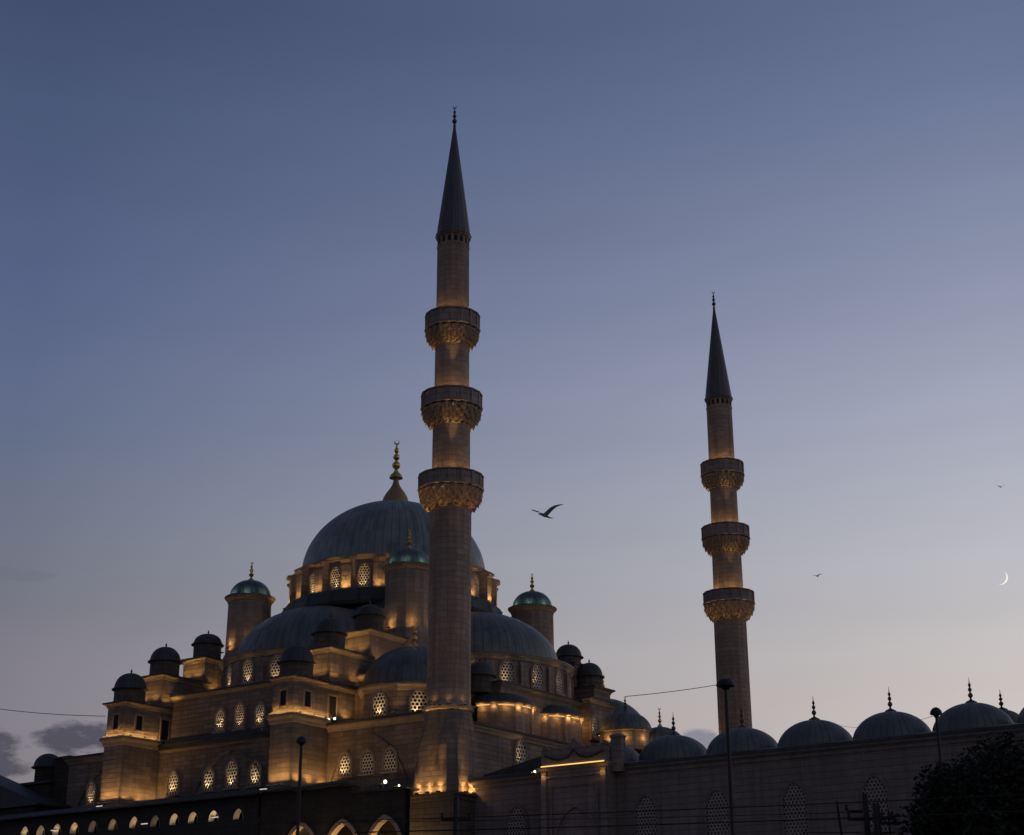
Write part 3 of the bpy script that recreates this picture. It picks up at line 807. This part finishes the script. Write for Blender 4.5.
# ================================================================== portal of the courtyard
pt = thing('portal', 'projecting stone gate with carved crest and a glowing light strip across its top', 'gate', (11, -1, 0))
PX0, PX1 = 8.45, 13.65
w = MB(); w.box(PX0, PX1, -1.0, -.003, 0, 16.25)
worldmesh('gate_wall', w, 'court', pt, (11, -1, 0))
c = MB(); c.rect(PX0, PX1, -1.0, .8, [(.01, 16.252), (.1, 16.28), (.14, 16.38), (.22, 16.42), (.22, 16.5)], True, True)
worldmesh('gate_cornice', c, 'trim', pt, (11, -1, 16))
m = MB(); m.box(PX0 + .15, PX1 - .15, -1.2, -1.14, 16.52, 16.59)
worldmesh('light_strip', m, 'led', pt, (11, -1.2, 16.5))
w = MB(); w.box(PX0 + .05, PX1 - .05, -.95, .7, 16.51, 17.55)
cr = worldmesh('crest', w, 'court', pt, (11, -1, 16.5))
# crest: a row of palmettes rising to the middle and a wavy garland in relief
m = MB()
prof = []
NP = 56
for i in range(NP + 1):
    f = i / NP; x = PX0 + .05 + (PX1 - PX0 - .1) * f
    lobe_ = abs(sin(pi * f * 9)) * .2
    tall = .55 * math.exp(-((f - .5) / .09) ** 2) + .22 * math.exp(-((f - .04) / .05) ** 2) + .22 * math.exp(-((f - .96) / .05) ** 2)
    prof.append((x, 17.55 + lobe_ + tall))
for (xa, za), (xb, zb) in zip(prof, prof[1:]):
    m.add([(xa, -.93, 17.5), (xb, -.93, 17.5), (xb, -.93, zb), (xa, -.93, za), (xa, -.7, 17.5), (xb, -.7, 17.5), (xb, -.7, zb), (xa, -.7, za)],
          [(0, 1, 2, 3), (7, 6, 5, 4), (3, 2, 6, 7)])
worldmesh('palmettes', m, 'court', cr, (11, -1, 17.5))
m = MB(); lo = []
for i in range(61):
    f = i / 60; x = PX0 + .35 + (PX1 - PX0 - .7) * f
    z = 17.28 - .34 * abs(sin(pi * f * 2)) + .25 * math.exp(-((f - .5) / .05) ** 2)
    s_ = .05 + .035 * abs(sin(pi * f * 2)) + .03 * sin(i * 2.1)
    lo.append([(x, -.955, z - s_), (x, -1.04, z - s_ * .5), (x, -1.04, z + s_ * .5), (x, -.955, z + s_)])
m.loft(lo)
worldmesh('garland', m, 'dim', cr, (11, -1, 17))
m = MB()
for x in (PX0 + .1, PX1 - .5):
    m.box(x, x + .4, -1.1, -1.002, 0, 16.2)
worldmesh('pilasters', m, 'court', pt, (11, -1, 0))
m = MB()
x0, x1, t_ = PX0 + .75, PX1 - .75, .16
m.box(x0, x0 + t_, -1.07, -1.002, 0, 15.3); m.box(x1 - t_, x1, -1.07, -1.002, 0, 15.3); m.box(x0 + t_ + .002, x1 - t_ - .002, -1.07, -1.002, 15.14, 15.3)
m.box(PX0 + .52, PX1 - .52, -1.09, -1.002, 15.75, 15.9)
worldmesh('panel_frame', m, 'court', pt, (11, -1, 0))
i_ = arch_pts(3.0, 3.6, 12, .68); o_ = arch_pts(3.4, 3.8, 12, .68)
m = MB(); m.loft([[(a, 0, b) for a, b in o_], [(a, -.12, b) for a, b in o_], [(a, -.12, b) for a, b in i_], [(a, 0, b) for a, b in i_]], False, False, False)
obj('gate_arch', m, 'court', pt, (11.2, -1.0, 10.2))
m = MB(); m.add([(a, -.012, b) for a, b in i_], [tuple(range(len(i_)))])
obj('gate_niche', m, 'court', pt, (11.2, -1.0, 10.2))
for x in (PX0 + .3, PX1 - .3): light(pt, (x, -1.3, 15.9), .8)
# pinnacle at the right shoulder
m = MB(); m.rect(13.7, 14.5, -.6, -.1, [(0, 15.9), (0, 18.05), (.06, 18.1), (.06, 18.2), (-.1, 18.3)])
worldmesh('pinnacle', m, 'court', pt, (13.95, -.3, 16))

# ================================================================== gallery along the foot of the mosque
gl = thing('gallery', 'dark lean-to roofed gallery with small arches lit from inside along the mosque foot', 'arcade', (-27, -4, 0))
def arch_wall(name, x0, x1, z0, z1, yf, yb, bays, m, parent, wd, hh, k=.75, nseg=14):
    b = MB()
    xs = x0
    def quad(xa, xb, za0, zb0, za1, zb1):
        for y in (yf, yb):
            b.add([(xa, y, za0), (xb, y, zb0), (xb, y, zb1), (xa, y, za1)], [(0, 1, 2, 3)])
    for xc, za in bays:
        xl, xr = xc - wd / 2, xc + wd / 2
        if xl > xs: quad(xs, xl, z0, z0, z1, z1)
        pts = []
        for i in range(nseg * 2 + 1):
            x = -wd / 2 + wd * i / (nseg * 2)
            pts.append((xc + x, za - hh + arch_z(x, wd, hh, k)))
        for (a, za_), (c_, zc_) in zip(pts, pts[1:]):
            quad(a, c_, za_, zc_, z1, z1)
            b.add([(a, yf, za_), (c_, yf, zc_), (c_, yb, zc_), (a, yb, za_)], [(0, 1, 2, 3)])
        for x, zz in (pts[0], pts[-1]):
            b.add([(x, yf, z0), (x, yb, z0), (x, yb, zz), (x, yf, zz)], [(0, 1, 2, 3)])
        xs = xr
    quad(xs, x1, z0, z0, z1, z1)
    return worldmesh(name, b, m, parent, ((x0 + x1) / 2, yf, 0))
LB = [(-39.2, 15.45), (-37.25, 15.42), (-35.3, 15.42), (-33.25, 15.4), (-31.1, 15.4), (-28.85, 15.4), (-26.5, 15.4), (-24.2, 15.35), (-22.15, 15.35), (-20.2, 15.35), (-18.1, 15.3), (-15.6, 15.25)]
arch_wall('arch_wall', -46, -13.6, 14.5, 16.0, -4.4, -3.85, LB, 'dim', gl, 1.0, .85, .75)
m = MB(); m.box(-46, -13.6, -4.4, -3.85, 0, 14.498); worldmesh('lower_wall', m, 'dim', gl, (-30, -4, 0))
m = MB(); m.loft([[(-46.4, -5.0, 16.02), (-46.4, -5.0, 16.14), (-46.4, -1.62, 17.0), (-46.4, -1.62, 16.6)], [(-13.3, -5.0, 16.02), (-13.3, -5.0, 16.14), (-13.3, -1.62, 17.0), (-13.3, -1.62, 16.6)]])
worldmesh('roof', m, 'lead_dk', gl, (-30, -3, 16))
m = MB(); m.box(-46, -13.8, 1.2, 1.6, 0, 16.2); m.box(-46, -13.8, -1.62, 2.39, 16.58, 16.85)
worldmesh('back_wall', m, 'void', gl, (-30, 1.2, 0))  # coloured near-black so the gallery interior reads as unlit
for i, (xc, za) in enumerate(LB):
    pw = (14, 10, 16, 15, 3, 6, 14, 2.5, 15, 13, 16, 5)[i]
    i_ = arch_pts(.97, .83, 12, .75)
    m = MB(); m.loft([[(a, -.02, b) for a, b in i_], [(a, .57, b) for a, b in i_]], False, False, False)
    obj('arch_lining', m, 'plaster', gl, (xc, -4.403, za - .85))
    light(gl, (xc + .42, -3.7, za - .75), pw * .3, (1, .74, .44), .05, 'SPOT', (xc - .3, -4.15, za - .3), 60)
    m = MB(); m.rev([(.05, 0), (.11, .05), (.13, .14), (.09, .24), (.03, .3)], 10)
    obj('lantern', m, 'lamp_warm', gl, (xc + .5, -3.5, za - 2.7), smooth=50)

ga = thing('arcade', 'taller dark arcade with broad pointed arches glowing along their edges beside the near minaret', 'arcade', (-5, -4, 0))
RB = [(-9.55, 13.65), (-5.75, 13.6), (-2.0, 13.65)]
arch_wall('arch_wall', -13.55, -.25, 0, 15.5, -4.3, -3.8, RB, 'dim', ga, 2.7, 4.2, .72)
m = MB(); m.box(-13.55, -5.0, -4.3, -3.5, 15.502, 16.1); worldmesh('parapet', m, 'dim', ga, (-9, -4, 15.5))
m = MB(); m.loft([[(-13.28, -4.9, 16.12), (-13.28, -4.9, 16.26), (-13.28, -1.0, 17.05), (-13.28, -1.0, 16.6)], [(-4.8, -4.9, 16.12), (-4.8, -4.9, 16.26), (-4.8, -1.0, 17.05), (-4.8, -1.0, 16.6)]])
for_roof = worldmesh('roof', m, 'lead_dk', ga, (-6, -3, 16))
m = MB(); m.box(-4.78, -.1, -4.5, -3.0, 15.503, 15.62); worldmesh('flat_roof', m, 'lead_dk', ga, (-2, -4, 15.5))
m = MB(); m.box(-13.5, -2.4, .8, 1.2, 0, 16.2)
worldmesh('back_wall', m, 'void', ga, (-6, 1, 0))  # interior darkness behind the arches painted as a near-black wall
for xc, za in RB:
    light(ga, (xc + .1, -3.9, za - 2.6), 34, (1, .62, .24), .08); light(ga, (xc - .3, -4.72, za - 1.9), 8 if xc > -3 else 13, (1, .62, .24), .08)
    # moulding of pale stone on the arch edge
    i_ = arch_pts(2.66, 4.18, 14, .72); o_ = arch_pts(3.25, 4.5, 14, .72)
    m = MB(); m.loft([[(a, 0, b) for a, b in o_], [(a, -.07, b) for a, b in o_], [(a, -.07, b) for a, b in i_], [(a, .5, b) for a, b in i_]], False, False, False)
    obj('arch_moulding', m, 'trim', ga, (xc, -4.303 + .0, za - 4.2 - .01))
flood(ga, (-3.3, -3.2, 16.05), .12); flood(ga, (-1.2, -4.2, 15.63), .1)
m = MB(); m.box(-3.42, -3.18, -3.28, -3.1, 15.6, 16.04); worldmesh('lamp_foot', m, 'iron', ga, (-3.3, -3.2, 15.6))

def globe(parent, p, r):
    m = MB(); m.rev([(.01, -r), (r * .7, -r * .7), (r, 0), (r * .7, r * .7), (.01, r)], 12)
    o = obj('globe_lamp', m, 'lamp_white', parent, p, smooth=80)
globe(ga, (-3.05, -3.1, 16.3), .13); globe(ga, (-.8, -4.35, 15.75), .07); globe(cy_, (7.6, -.42, 16.42), .08)
# fluorescent battens under the gallery eave
for i, (x, z) in enumerate(((-35.6, 14.9), (-25.3, 14.75), (-17.9, 14.75), (-32.2, 16.85), (-14.6, 16.95))):
    y = -4.46 if z < 16 else -3.0
    if z > 16: z = 16.66
    m = MB(); m.box(-.36, .36, -.05, .05, .05, .11)
    h = obj('tube_lamp', m, 'iron', None, (x, y, z))
    tag(h, ('short white tube lamp on the dark gallery front, leftmost of the row low down', 'short white tube lamp on the gallery front below the left buttress tower',
            'short white tube lamp on the gallery front left of the street lamp', 'short white tube lamp on the gallery roof at the foot of the left buttress tower',
            'short white tube lamp on the gallery roof at the foot of the middle buttress tower')[i], 'tube lamp', 'tube lamps along the gallery')
    m = MB(); m.box(-.33, .33, -.04, .04, -.01, .045); obj('tube', m, 'tube', h, (x, y, z))

# ================================================================== low wing at the far left
wg = thing('side_pavilion', 'low unlit stone pavilion with one small domed turret at the left end of the mosque', 'pavilion', (-50, 4, 0))
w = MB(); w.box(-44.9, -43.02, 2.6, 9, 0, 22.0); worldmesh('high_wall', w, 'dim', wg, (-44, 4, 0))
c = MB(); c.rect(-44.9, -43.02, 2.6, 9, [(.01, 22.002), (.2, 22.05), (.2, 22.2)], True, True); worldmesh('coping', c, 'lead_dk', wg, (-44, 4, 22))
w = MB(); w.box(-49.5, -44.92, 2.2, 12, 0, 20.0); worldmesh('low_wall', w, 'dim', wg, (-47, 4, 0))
c = MB(); c.rect(-49.5, -44.92, 2.2, 12, [(.25, 20.002), (.25, 20.2), (-.4, 20.35)], True, True); worldmesh('low_roof', c, 'lead_dk', wg, (-47, 4, 20))
s = MB(); s.rev([(1.12, 20.2), (1.12, 21.45), (1.25, 21.5)], 8, (0, 0), pi / 8, 2 * pi + pi / 8); tr = obj('turret', s, 'dim', wg, (-46.75, 3.4, 0))
m = MB(); m.rev([(1.42, 21.5), (1.42, 21.6)] + [(1.25 * cos(t), 21.65 + 1.15 * sin(t)) for t in [pi / 2 * i / 10 for i in range(10)]] + [(.04, 22.8)], 24)
obj('turret_dome', m, 'lead_turret', tr, (-46.75, 3.4, 0), smooth=40)

hs = thing('side_building', 'dark building with a sloping roof cut off by the left edge', 'building', (-50, -6, 0))
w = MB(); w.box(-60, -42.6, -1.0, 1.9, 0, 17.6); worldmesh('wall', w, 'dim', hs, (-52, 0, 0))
m = MB(); m.loft([[(-61.5, y, 17.62), (-41.7, y, 17.62), (-41.7, y, 17.8), (-52, y, 21.35), (-61.5, y, 18.1)] for y in (-1.4, 2.1)])
worldmesh('roof', m, 'lead_dk', hs, (-52, 0, 17.6))

# ================================================================== street furniture, nearer than the mosque
def ray(px, py):
    p = R(20.2); r = R(.2); u = px - 512; w_ = -(py - 417.5); c_, s_ = cos(r), sin(r)
    a = u * c_ + w_ * s_; v = -u * s_ + w_ * c_
    return RIGHT * (a / 1603) + FWD * (cos(p) - v / 1603 * sin(p)) + Vector((0, 0, sin(p) + v / 1603 * cos(p)))
def at_dist(px, py, D):
    d = ray(px, py); return EYE + d * (D / d.dot(FWD))
def at_height(px, py, z):
    d = ray(px, py); return EYE + d * ((z - EYE.z) / d.z)

def lamp_post(px, py, D, hw, style, label):
    top = at_dist(px, py, D); h = top.z
    t = thing('street_lamp', label, 'street lamp', (top.x, top.y, 0), 'street lamps')
    P = (top.x, top.y, 0)
    m = MB(); m.rev([(.17, 0), (.17, .5), (.11, .6), (.085, 3.5), (.062, h - .45), (.05, h - .1)], 10); obj('pole', m, 'iron', t, P)
    m = MB()
    if style == 'mushroom':
        m.rev([(hw * .3, h - .2), (hw * .5, h - .1), (hw * .95, h - .08), (hw, h - .03), (hw * .9, h + .06), (hw * .6, h + .15), (.04, h + .2)], 16)
        obj('lamp_head', m, 'iron', t, P, smooth=50)
    else:
        for k in range(3):
            a = R(20 + 120 * k); cx_, cy2 = hw * .62 * cos(a), hw * .62 * sin(a)
            m.tube([(0, 0, h - .35), (cx_ * .8, cy2 * .8, h - .12)], .035)
            m.rev([(hw * .26, h - .2), (hw * .4, h - .1), (hw * .42, h + .02), (hw * .25, h + .14), (.03, h + .17)], 10, (cx_, cy2))
        m.rev([(.07, h - .5), (.1, h - .3), (.09, h + .05), (.03, h + .2)], 10)
        obj('lamp_head', m, 'iron', t, P, smooth=50)
    return t
lamp_post(301.5, 741, 66, .23, 'mushroom', 'slim dark street lamp before the middle buttress tower of the mosque')
lamp_post(725.5, 684, 55, .33, 'mushroom', 'tall dark street lamp standing in front of the farther minaret')
lamp_post(936, 712.5, 62, .235, 'mushroom', 'dark street lamp with a mushroom shaped head beside the tree')

def mast(px, py, D, r, arms, label, lean=0.):
    top = at_dist(px, py, D); P = (top.x, top.y, 0); h = top.z
    t = thing('utility_pole', label, 'utility pole', P, 'utility poles along the tram line')
    m = MB(); m.tube([(0, 0, 0), (0, 0, h * .5), (RIGHT.x * lean, RIGHT.y * lean, h)], [r * 1.15, r * 1.05, r], 10); obj('pole', m, 'iron', t, P)
    for (dz, a, b) in arms:
        m = MB(); m.tube([tuple(RIGHT * a + Vector((0, 0, h - dz))), tuple(RIGHT * b + Vector((0, 0, h - dz)))], .045)
        for e in (a, b):
            q = RIGHT * e * .93; m.rev([(.03, h - dz + .03), (.06, h - dz + .07), (.03, h - dz + .12), (.05, h - dz + .16), (.01, h - dz + .2)], 8, (q.x, q.y))
        o = obj('crossarm', m, 'iron', t, P)
    return h
mast(456, 797, 46, .085, ((.62, -.42, .42),), 'dark utility pole with one crossarm below the near minaret')
mast(864.5, 794, 44, .085, ((.66, -.5, .45),), 'thicker dark utility pole with crossarm, tallest of the cluster left of the tree')
mast(875.5, 803.5, 43, .1, ((.5, .0, .5),), 'stout dark utility pole just right of the tallest pole of the cluster')
mast(846, 801, 45, .04, ((.28, .0, .5),), 'thin leaning utility pole, leftmost of the cluster near the tree', -.25)
mast(888.5, 811, 46, .035, ((.2, -.3, .1),), 'thin upright utility pole between the stout pole and the tree')

def cable(name, a, b, sag, r, label, group=None):
    a, b = Vector(a), Vector(b); pts = []
    for i in range(25):
        f = i / 24; q = a.lerp(b, f); pts.append(q - Vector((0, 0, sag * 4 * f * (1 - f))))
    m = MB(); m.tube(pts, r, 5)
    o = worldmesh(name, m, 'cable', None, a.lerp(b, .5))
    return tag(o, label, 'cable', group)
def wire(pa, pb, z, r, label, ext=.25, sag=.05):
    a, b = at_height(*pa, z), at_height(*pb, z); d = b - a
    cable('overhead_wire', a - d * ext, b + d * .35, sag, r, label, 'tram wires')
wire((460, 816.5), (920, 798), 6.6, .014, 'upper tram wire crossing the foot of the courtyard wall')
wire((460, 829), (920, 814), 6.1, .016, 'second tram wire crossing the foot of the courtyard wall below the upper one')
wire((300, 822), (700, 815), 6.5, .009, 'thin tram wire passing in front of the glowing broad arches', .1)
wire((820, 832), (1000, 828), 6.0, .012, 'lowest tram wire running past the pole cluster into the tree', .1)
cable('festoon_cable', at_dist(-60, 699, 150), (-33.9, -1.7, 24.1), .35, .028, 'dark cable in the sky at left running to the left buttress tower')
a = at_dist(714, 685, 150); q = Vector((1.27, 42.5, 24.5)); q = at_dist(716, 685, (Vector((.2, 42.4, 0)) - EYE).dot(FWD))
cable('festoon_cable', (-1.3, 26.2, 26.3), q, .08, .03, 'thin dark cable strung in the sky to the farther minaret shaft')
b = at_dist(936, 712, 62)
cable('festoon_cable', (b.x, b.y, b.z - .12), (26.3, 3.1, 18.6), .55, .009, 'very thin cable from the mushroom headed street lamp to a courtyard dome')

# ================================================================== tree at the right
def tree(px, py, D, label):
    c0 = at_dist(px, py, D); P = (c0.x, c0.y, 0); zc = c0.z
    t = thing('tree', label, 'tree', P)
    m = MB(); m.tube([(0, 0, 0), (.05, 0, 1.5), (-.05, .05, zc - 1.2), (0, 0, zc + .6)], [.32, .24, .17, .07], 10)
    rnd = random.Random(3)
    tips = []
    for k in range(22):
        a = rnd.uniform(0, 2 * pi); z0 = zc - 1.8 + rnd.random() * 2.2
        d = Vector((cos(a), sin(a), rnd.uniform(.0, .8))).normalized() * rnd.uniform(1.0, 1.8)
        s0 = Vector((0, 0, z0)); m.tube([tuple(s0), tuple(s0 + d * .5 + Vector((0, 0, .15))), tuple(s0 + d)], [.08, .05, .015], 5); tips.append(s0 + d)
    obj('trunk', m, 'bark', t, P)
    lf = MB()
    clumps = [(q, rnd.uniform(.55, .95)) for q in tips]
    for k in range(150):
        v = Vector((rnd.gauss(0, 1), rnd.gauss(0, 1), rnd.gauss(0, 1))).normalized()
        rr = rnd.uniform(.45, 1.0)
        clumps.append((Vector((v.x * 2.25 * rr, v.y * 2.25 * rr, zc - .2 + v.z * 2.2 * rr)), rnd.uniform(.5, .85)))
    for q, cr in clumps:
        for _ in range(520):
            v = Vector((rnd.gauss(0, 1), rnd.gauss(0, 1), rnd.gauss(0, .8))).normalized() * cr * rnd.random() ** .45
            c_ = q + v; ax = Vector((rnd.gauss(0, 1), rnd.gauss(0, 1), rnd.gauss(0, .5))).normalized(); bx = ax.orthogonal().normalized()
            bx = Matrix.Rotation(rnd.uniform(0, 6.28), 3, ax) @ bx
            l = rnd.uniform(.05, .11); ww = l * .48
            lf.add([c_ - ax * l, c_ + bx * ww, c_ + ax * l, c_ - bx * ww], [(0, 1, 2, 3)])
    me = bpy.data.meshes.new('crown'); me.from_pydata(lf.v, [], lf.f); me.materials.append(M['leaf'])
    obj('crown', me, None, t, P)
tree(1006, 828, 43, 'dense dark leafy tree at the lower right corner before the courtyard wall')

# ================================================================== gulls and moon
def gull(px, py, D, label, group):
    """one continuous body: spindle trunk with head and tail, wings raised in a shallow V"""
    P = at_dist(px, py, D); U = Vector((0, 0, 1))
    m = MB(); fw = -RIGHT; sd = FWD             # flying to the left
    def loop(c_, r1, r2): return [tuple(c_ + sd * (r1 * cos(2 * pi * j / 10)) + U * (r2 * sin(2 * pi * j / 10))) for j in range(10)]
    body = [(-.36, .012, .01, -.155), (-.30, .06, .014, -.145), (-.2, .05, .03, -.12), (-.08, .075, .065, -.06), (.06, .085, .08, 0), (.16, .06, .06, .03), (.21, .045, .045, .045), (.25, .043, .045, .055), (.29, .02, .018, .05), (.335, .006, .006, .043)]
    m.loft([loop(fw * x + U * z, a, b_) for x, a, b_, z in body])
    def wing(pts):
        lo = []
        for (sx, sy, sz, ch, th) in pts:
            c_ = fw * sx + sd * sy + U * sz
            lo.append([tuple(c_ + fw * (ch * .5)), tuple(c_ + fw * (ch * .15) + U * th), tuple(c_ - fw * (ch * .5)), tuple(c_ + fw * (ch * .1) - U * th * .6)])
        m.loft(lo)
    # each station: centre right, back, up, chord, thickness
    def wing2(pts, cv):
        nv = cv.cross(RIGHT).normalized(); lo = []
        for (x, y, z, ch, th) in pts:
            c_ = RIGHT * x + sd * y + U * z
            lo.append([tuple(c_ + cv * (ch * .5 * cos(2 * pi * j / 8)) + nv * (th * sin(2 * pi * j / 8))) for j in range(8)])
        m.loft(lo)
    wing2([(.0, .02, .0, .24, .03), (.12, -.08, .09, .24, .03), (.3, -.2, .24, .21, .034), (.46, -.3, .32, .16, .03), (.64, -.36, .36, .1, .026), (.82, -.38, .385, .03, .014)], (fw * .62 + U * .5 + sd * .3).normalized())
    wing2([(-.04, .02, .02, .15, .025), (-.16, .2, .15, .13, .034), (-.3, .36, .26, .12, .033), (-.45, .5, .35, .1, .03), (-.6, .58, .42, .05, .022)], (fw * .5 + sd * .7 + U * .2).normalized())
    o = obj('seagull', m, 'feather', None, P, smooth=60)
    md_ = o.modifiers.new('one_skin', 'REMESH'); md_.mode = 'VOXEL'; md_.voxel_size = .0085; md_.use_smooth_shade = True
    return tag(o, label, 'gull', group)
g0 = gull(545.0, 515.0, 70, 'large seagull with raised wings flying right of the near minaret', 'gulls in the sky')
def far_gull(px, py, D, rz, tilt, label):
    o = g0.copy(); COL.objects.link(o); o.location = at_dist(px, py, D); o.rotation_euler = (tilt, 0, rz); o['label'] = label
far_gull(817, 576, 270, R(10), R(-20), 'tiny distant gull right of the farther minaret')
far_gull(1001, 487, 330, R(200), R(15), 'tiny distant gull high up, almost above the moon')

D = 9000.; mc = at_dist(1000.5, 577.5, D); mr = 7.2 / 1603 * D * 1.02
m = MB(); vw = (EYE - mc).normalized()
lit = (RIGHT * .92 + Vector((0, 0, -.38))); lit = (lit - vw * lit.dot(vw)).normalized(); upv = vw.cross(lit).normalized()
# the sunlit lune of a sphere: thin crescent between limb and terminator
NA, NL = 24, 6; loops = []
for i in range(NA + 1):
    th = -pi / 2 + pi * i / NA; row = []
    for j in range(NL + 1):
        ph = R(-8) + R(8 + 42) * j / NL          # 0 = limb
        d = upv * sin(th) + (lit * cos(ph) + vw * sin(ph)) * cos(th)
        row.append(tuple(mc + d * mr))
    loops.append(row)
m.loft(loops, False, False, False)
tag(worldmesh('moon', m, 'moon', None, mc, 180), 'thin pale crescent moon low in the sky at the right', 'moon')
